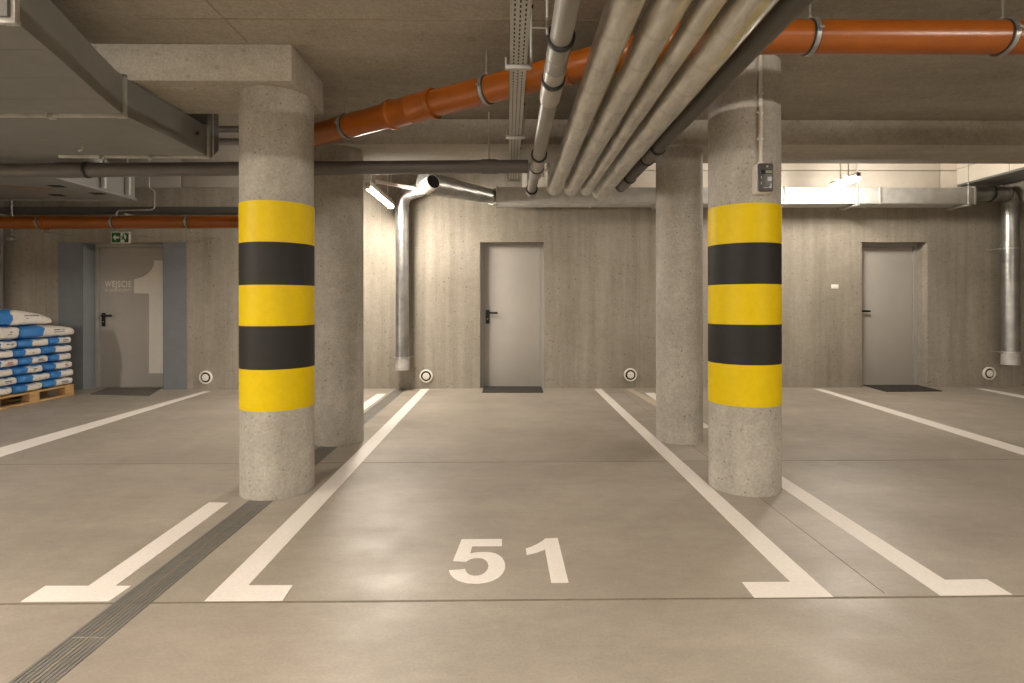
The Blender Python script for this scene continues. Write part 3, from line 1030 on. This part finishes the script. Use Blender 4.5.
# ------------------------------------------------------------------ ceiling unit, far left
cu_ = thing('ventilation_unit', 'flat grey ventilation unit hung from the ceiling at far left', 'ventilation unit', (-5.6, 6, 2.5))
ux0, ux1, uy0, uy1, uz0, uz1 = -6.9, -4.62, 5.0, 6.88, 2.505, 2.86
B().box(ux0, ux1, uy0, uy1, uz0, uz1, .01).build('casing', 'unit', cu_)
B().box(ux1 - .01, ux1 + .012, uy0, uy1 + .01, uz0 - .012, uz0 + .02, .003).box(ux0, ux1 + .01, uy1 - .01, uy1 + .012, uz0 - .012, uz0 + .02, .003).build('edge_rail', 'unit', cu_)
for (x, y) in ((-5.72, 5.95), (-5.35, 6.6), (-4.95, 6.1), (-4.8, 6.5)):
    B().box(x - .07, x + .07, y - .05, y + .05, uz0 - .006, uz0 + .002, .003).build('latch', 'hole', cu_)
B().obox((-5.35, 6.2, uz0 - .001), (.18, .12, 0), (-.02, .03, 0), (0, 0, .001)).build('warning_strip', 'orange', cu_)
for (x, y) in ((ux1 + .03, 6.3), (ux1 + .03, 6.7), (ux1 + .03, 5.2)):
    B().box(x - .02, x + .03, y - .015, y + .015, uz0 + .02, uz1, .002).tube([(x, y, uz1 - .02), (x, y, ZR)], .006, 8).build('hanger', 'rail_grey', cu_)

# dark tray behind the wall pipe
dt = B()
dt.box(XL, -2.9, 7.52, 7.64, 2.44, 2.446).box(XL, -2.9, 7.52, 7.525, 2.44, 2.53).box(XL, -2.9, 7.635, 7.64, 2.44, 2.53)
dto = dt.build('cable_tray', 'dark_pipe', smooth=False)
tag(dto, 'dark cable tray along the rear wall just above the orange pipe', 'cable tray')
for x in (-8.5, -6.9, -5.2, -3.6):
    B().box(x, x + .03, 7.51, YW - .002, 2.415, 2.44).build('bracket', 'rail_grey', dto)

# conduit feeding the exit sign
pp = [P(149, 172, 7.55), P(149, 187.2, 7.55), P(154.6, 191, 7.55), P(154.6, 209.6, 7.5), P(117.5, 210.6, 7.49), P(116, 216, 7.5)]
t = B().tube([Vector((pp[0].x, 7.55, ZR))] + pp, .010, 12, .05).build('cable_conduit', 'rail_grey')
tag(t, 'thin grey conduit dropping to the exit sign above the left door', 'conduit')
# drop rod with a small box, far left
x = P(11.6, 230, 7.35).x
dr2 = thing('drop_rod', 'thin steel drop rod with a small end box at far left beside the orange pipe', 'drop rod', (x, 7.35, P(11, 241, 7.35).z))
z1 = P(11, 237, 7.35).z
B().tube([(x, 7.35, z1), (x, 7.35, ZR)], .012, 10).build('rod', 'clamp', dr2)
B().box(x - .045, x + .045, 7.31, 7.39, z1 - .05, z1 + .01, .008).build('end_box', 'clamp', dr2)
t = B().tube([(P(0.3, 300, 7.72).x, 7.72, .0), (P(0.3, 300, 7.72).x, 7.72, ZR)], .045, 16).build('down_pipe', 'grey_pipe')
tag(t, 'dark grey down pipe on the rear wall at the far left edge', 'pipe')


# ------------------------------------------------------------------ ventilation duct along the rear wall
rd = thing('wall_duct', 'long galvanized rectangular duct along the rear wall above the doors', 'duct', (3, 7.45, 2.55))
RX0, RX1 = P(497, 195, 7.3).x, P(975, 195, 7.3).x
RZ0, RZ1 = P(640, 203.3, 7.3).z, P(640, 187.3, 7.3).z
B().box(RX0, RX1, 7.30, 7.62, RZ0, RZ1, .004).build('duct_body', 'galv', rd)
x = RX0
while x < RX1 + .01:
    B().box(x - .012, x + .012, 7.288, 7.63, RZ0 - .012, RZ1 + .012, .002).build('flange', 'rail_grey', rd)
    x += (RX1 - RX0) / 5
B().box(RX0, RX1, 7.289, 7.30, RZ0 - .006, RZ0 + .012, .002).build('lower_rail', 'rail_grey', rd)
for u in (857, 968, 660):
    x = P(u, 195, 7.28).x
    B().tube([(x, 7.275, RZ0 - .03), (x, 7.275, ZR)], .006, 8).box(x - .03, x + .03, 7.265, 7.62, RZ0 - .035, RZ0 - .014, .002).build('hanger', 'steel', rd)

re_ = thing('round_duct', 'shiny round spiral duct with elbow at far right, ending above the floor', 'duct', (6.87, 7.55, .5), 'round spiral ducts')
RD = .103
vx, vy = P(1010.5, 300, 7.6).x, 7.6
zb = P(1010.5, 364.5, 7.6).z
zh = (RZ0 + RZ1) / 2 + .065
B().tube([(RX1 - .02, 7.46, zh - .01), (vx - .28, 7.50, zh), (vx, 7.6, zh), (vx, 7.6, zb + .12)], RD, 32, .2, 10).build('duct_run', 'spiral', re_)
for z in (P(1010, 245, 7.6).z,):
    B().ring((vx, vy, z), (0, 0, 1), RD, RD + .007, .06, 36).build('collar', 'spiral', re_)
B().lathe((vx, vy, zb), (0, 0, 1), [(0, RD - .006), (0, RD + .004), (.16, RD + .004), (.16, RD - .006)], 36, True).build('end_sleeve', 'galv', re_)
B().ring((vx - .40, 7.48, zh - .004), (1, .1, 0), RD, RD + .006, .02, 36).ring((vx - .14, 7.535, zh), (1, .4, 0), RD, RD + .005, .012, 36).build('joint_band', 'rubber', re_)
for z in (P(1010, 352, 7.6).z, P(1010, 248.5, 7.6).z):
    k = B().ring((vx, vy, z), (0, 0, 1), RD, RD + .008, .022, 36)
    for s_ in (-1, 1):
        k.tube([(vx + s_ * (RD + .03), vy + .01, z), (vx + s_ * (RD + .03), YW - .002, z)], .005, 8)
        k.box(vx + s_ * (RD + .02) - .025, vx + s_ * (RD + .02) + .025, vy - .004, vy + .02, z - .010, z + .010, .002)
    k.build('pipe_clamp', 'steel', re_)

rl = thing('round_duct', 'shiny round spiral duct hanging down the rear wall left of the middle door', 'duct', (-1.47, 7.62, .5), 'round spiral ducts')
vx, vy = P(402, 300, 7.62).x, 7.64
zb = P(402, 370, 7.62).z
RV = .092
zt = P(402, 195, 7.6).z
B().tube([(vx, vy, zb + .1), (vx, vy, zt), (vx + .34, vy - .30, zt + .03)], RV, 32, .16, 10).build('duct_run', 'spiral', rl)
B().lathe((vx, vy, zb), (0, 0, 1), [(0, RV - .006), (0, RV + .004), (.16, RV + .004), (.16, RV - .006)], 36, True).build('end_sleeve', 'galv', rl)
z = P(402, 357.5, 7.62).z
k = B().ring((vx, vy, z), (0, 0, 1), RV, RV + .008, .022, 36)
for s_ in (-1, 1):
    k.tube([(vx + s_ * (RV + .02), vy, z), (vx + s_ * (RV + .02), YW - .002, z)], .005, 8)
k.build('pipe_clamp', 'steel', rl)
B().ring((vx, vy, P(402, 209, 7.62).z), (0, 0, 1), RV, RV + .008, .05, 36).build('collar', 'spiral', rl)
# main round branch from the wall duct towards the left
A0, A1 = Vector((RX0 - .01, 7.46, (RZ0 + RZ1) / 2)), Vector((-1.02, 6.62, 2.665))
B().tube([A0, along(A0, A1, .12), along(A0, A1, .5), A1], .1, 32, rads=[.095, .095, .115, .14]).build('branch_run', 'spiral', rl)
ax = (A1 - A0).normalized()
B().ring(along(A0, A1, .06), ax, .1, .112, .03, 36).build('collar', 'galv', rl)
q = P(433.5, 181.5, 6.40)
cap_ax = Vector((-.62, .75, -.2)).normalized()
B().lathe(q, cap_ax, [(.0, .080), (.0, .088), (.17, .088), (.17, 0)], 32).build('open_spigot', 'lamp_body', rl)
B().lathe(q, cap_ax, [(.004, 0), (.004, .082), (.006, .082), (.006, 0)], 32).build('spigot_mouth', 'hole', rl)
B().tube([P(481, 203, 7.25), P(493, 201.8, 7.25), P(493, 196, 7.25)], .008, 8).build('stay', 'steel', rl)


# ------------------------------------------------------------------ batten lamps
def batten(x, y0, y1, z, label, top, lit='tube'):
    t = thing('batten_lamp', label, 'lamp', (x, (y0 + y1) / 2, z), 'linear ceiling lamps')
    wrap = lit == 'tube_right'
    B().box(x - (.022 if wrap else .040), x + (.022 if wrap else .040), y0, y1, z + (.048 if wrap else .022), z + .085, .006).build('housing', 'lamp_body', t)
    d = B()
    n = 18
    prof = [(x + .034 * math.sin(a), z + .022 - .034 * math.cos(a)) for a in (math.radians((-142 + 284 * k / n) if wrap else (-90 + 180 * k / n)) for k in range(n + 1))]
    d.prism([(a, y0 + .025, b_) for (a, b_) in prof], (0, y1 - y0 - .05, 0))
    d.build('diffuser', lit, t)
    for yy in (y0, y1 - .03):
        e = B().box(x - .024, x + .024, yy, yy + .03, z + .030, z + .088, .006) if wrap else B().box(x - .038, x + .038, yy, yy + .03, z - .016, z + .058, .008)
        e.build('end_cap', 'lamp_body', t)
    h = B()
    for yy in (y0 + .2, y1 - .2):
        h.tube([(x, yy, z + .08), (x, yy, top)], .006, 8)
        h.box(x - .05, x + .05, yy - .02, yy + .02, z + .075, z + .095, .003)
    h.build('hanger_rod', 'steel', t)


batten(-1.575, 6.17, 7.45, 2.505, 'lit batten lamp high behind the left plain column', ZR)
batten(4.17, 6.48, 7.04, 2.675, 'lit batten lamp in front of the wall duct at right', ZR, 'tube_right')
for (x, y0, lab) in ((-1.6, -.75, 'lit batten lamp over the driving lane, left of the pipe bundle'), (4.2, -.75, 'lit batten lamp over the driving lane, right of the pipe bundle'),
                     (-6.2, -.2, 'unseen batten lamp over the driving lane, placed to brighten the left side'),  # out-of-view fill: shifted and overdriven to brighten the left door area
                     (-1.6, -5.0, 'lit batten lamp over the far lane, left of the pipe bundle'), (4.2, -5.0, 'lit batten lamp over the far lane, right of the pipe bundle')):
    batten(x, y0, y0 + 1.28, 2.55, lab, ZS, 'tube_left_fill' if x < -5 else 'tube_lane')
# lamp-side mounting rail
a, b2 = P(376, 181.5, 7.1), P(426, 190.5, 7.1)
t = B().obox((a + b2) / 2, (b2 - a) / 2, (0, .03, 0), (0, 0, .018)).build('mounting_rail', 'lamp_body', smooth=False)
tag(t, 'pale mounting rail beside the lit lamp behind the left plain column', 'rail')
B().tube([along(a, b2, .3), along(a, b2, .3) + Vector((0, 0, .9))], .005, 8).build('hanger_rod', 'steel', t)

# ------------------------------------------------------------------ pallet with sacks
PX, PY0, PY1 = -5.79, 6.20, 7.41
pal = thing('wooden_pallet', 'raw wooden pallet under the sacks at far left', 'pallet', (PX - .4, 6.8, 0))
for x in (PX - .8 + .05, PX - .4, PX - .05):
    for y in (PY0 + .072, 6.8, PY1 - .072):
        B().box(x - .05, x + .05, y - .0725, y + .0725, .022, .10, .003).build('block', 'wood', pal)
    B().box(x - .05, x + .05, PY0, PY1, 0, .022, .003).build('bottom_board', 'wood', pal)
for y in (PY0 + .072, 6.8, PY1 - .072):
    B().box(PX - .8, PX, y - .0725, y + .0725, .10, .122, .003).build('cross_board', 'wood', pal)
for i in range(5):
    x = PX - .8 + .06 + i * .17
    B().box(x - .06, x + .06, PY0, PY1, .122, .144, .003).build('deck_board', 'wood', pal)


def sack_mesh(wx, wy, h, seed):
    bm = bmesh.new()
    bmesh.ops.create_cube(bm, size=2)
    bmesh.ops.subdivide_edges(bm, edges=list(bm.edges), cuts=11, use_grid_fill=True)
    rr = random.Random(seed)
    offv = Vector((rr.uniform(0, 50), rr.uniform(0, 50), rr.uniform(0, 50)))
    for v in bm.verts:
        c = v.co.copy()
        n = (abs(c.x) ** 7 + abs(c.y) ** 7 + abs(c.z) ** 5) ** (1 / 6)
        n = max(n, 1e-6)
        q = Vector((c.x / max(1, n) ** .6, c.y / max(1, n) ** .6, c.z / max(1, n) ** .9))
        edge = max(abs(q.x), abs(q.y))
        th = 1 - .34 * edge ** 8
        p = Vector((q.x * wx / 2, q.y * wy / 2, (q.z * th) * h / 2))
        nz = noise.noise(p * 9 + offv) * .020 + noise.noise(p * 24 + offv) * .007
        d = c.normalized()
        p += Vector((d.x * .8, d.y * .8, d.z * .6)) * nz
        p.z = max(p.z, -h / 2)
        bm_z = min(max(p.z + h / 2, 0), h)
        p.x = min(max(p.x, -wx / 2), wx / 2)
        p.y = min(max(p.y, -wy / 2), wy / 2)
        v.co = Vector((p.x, p.y, bm_z))
    me = bpy.data.meshes.new('sack')
    bm.to_mesh(me)
    bm.free()
    me.materials.append(M['sack'])
    me.shade_smooth()
    return me


NAMES = ['bottom', 'second', 'third', 'fourth', 'fifth', 'sixth', 'seventh', 'eighth']
LH = .1075
z = .144
rsk = random.Random(3)


def place_sack(x0, x1, y0, y1, z, h, label, rot=0.0, tilt=0.0, slump=0.0):
    me = sack_mesh(x1 - x0, y1 - y0, h, rsk.random())
    for v in me.vertices:
        if slump:
            f_ = 1 - slump * max(0, v.co.y / ((y1 - y0) / 2) + .2) ** 1.6 - slump * .5 * max(0, v.co.x / ((x1 - x0) / 2)) ** 2
            v.co.z *= f_
    o = bpy.data.objects.new('sack', me)
    COL.objects.link(o)
    o.location = ((x0 + x1) / 2, (y0 + y1) / 2, z)
    o.rotation_euler = (tilt, 0, rot)
    tag(o, label, 'sack', 'blue and white sacks on the pallet')
    # a few printed lines on the white part of the aisle side
    b = B()
    L = y1 - y0
    for k in range(2):
        yy = L * (.02 + rsk.uniform(0, .06))
        w_ = L * rsk.uniform(.16, .26)
        zz = h * (.40 + .17 * k)
        b.obox((0, 0, 0), (.0015, 0, 0), (0, w_ / 2, 0), (0, 0, .0035 + .002 * k))
        for v in b.bm.verts[-8:] if False else list(b.bm.verts)[-8:]:
            v.co += Vector(((x1 - x0) / 2 * .992, yy + w_ / 2, zz))
    me2 = bpy.data.meshes.new('printed_line')
    b.bm.to_mesh(me2)
    b.bm.free()
    me2.materials.append(M['print_dark' if rsk.random() < .75 else 'print_red'])
    o2 = bpy.data.objects.new('printed_line', me2)
    COL.objects.link(o2)
    o2.parent = o
    return o


for l in range(6):
    cuts = [PY0, 6.54, 6.94, PY1] if l % 2 == 0 else [PY0, 6.60, 7.05, PY1]
    pos_n = ['at the near end of the pallet', 'in the middle of the pallet', 'at the door end of the pallet']
    for k in range(3):
        jx = rsk.uniform(-.012, .014)
        place_sack(PX - .79 + jx, PX + .005 + jx, cuts[k] + .004, cuts[k + 1] - .004, z, LH - .0015,
                   'blue and white sack in the %s layer, %s' % (NAMES[l], pos_n[k]))
    z += LH
place_sack(PX - .70, PX + .02, 6.10, 6.60, z, .165, 'plump sack in the seventh layer, at the near end of the pallet')
place_sack(PX - .70, PX + .03, 6.61, 7.44, z, .165, 'plump long sack in the seventh layer, at the door end of the pallet', slump=.18)
place_sack(PX - .42, PX - .02, 6.20, 7.13, z + .166, .20, 'large sack topmost on the pallet, near the aisle', slump=.34)
place_sack(PX - .86, PX - .44, 6.30, 7.15, z + .166, .25, 'large sack topmost on the pallet, near the wall', slump=.28)

# ------------------------------------------------------------------ light, world, view
wd = bpy.data.worlds.new('world')
SC.world = wd
wd.use_nodes = True
wd.node_tree.nodes['Background'].inputs['Color'].default_value = (0.02, 0.018, 0.015, 1)
wd.node_tree.nodes['Background'].inputs['Strength'].default_value = 0.2
vs = SC.view_settings
vs.view_transform = 'Standard'
vs.look = 'None'
vs.gamma = 1.0
vs.use_curve_mapping = False
vs.exposure = 0.0
SC.cycles.use_denoising = True
SC.cycles.max_bounces = 10
SC.cycles.diffuse_bounces = 6
SC.cycles.sample_clamp_indirect = 6.0
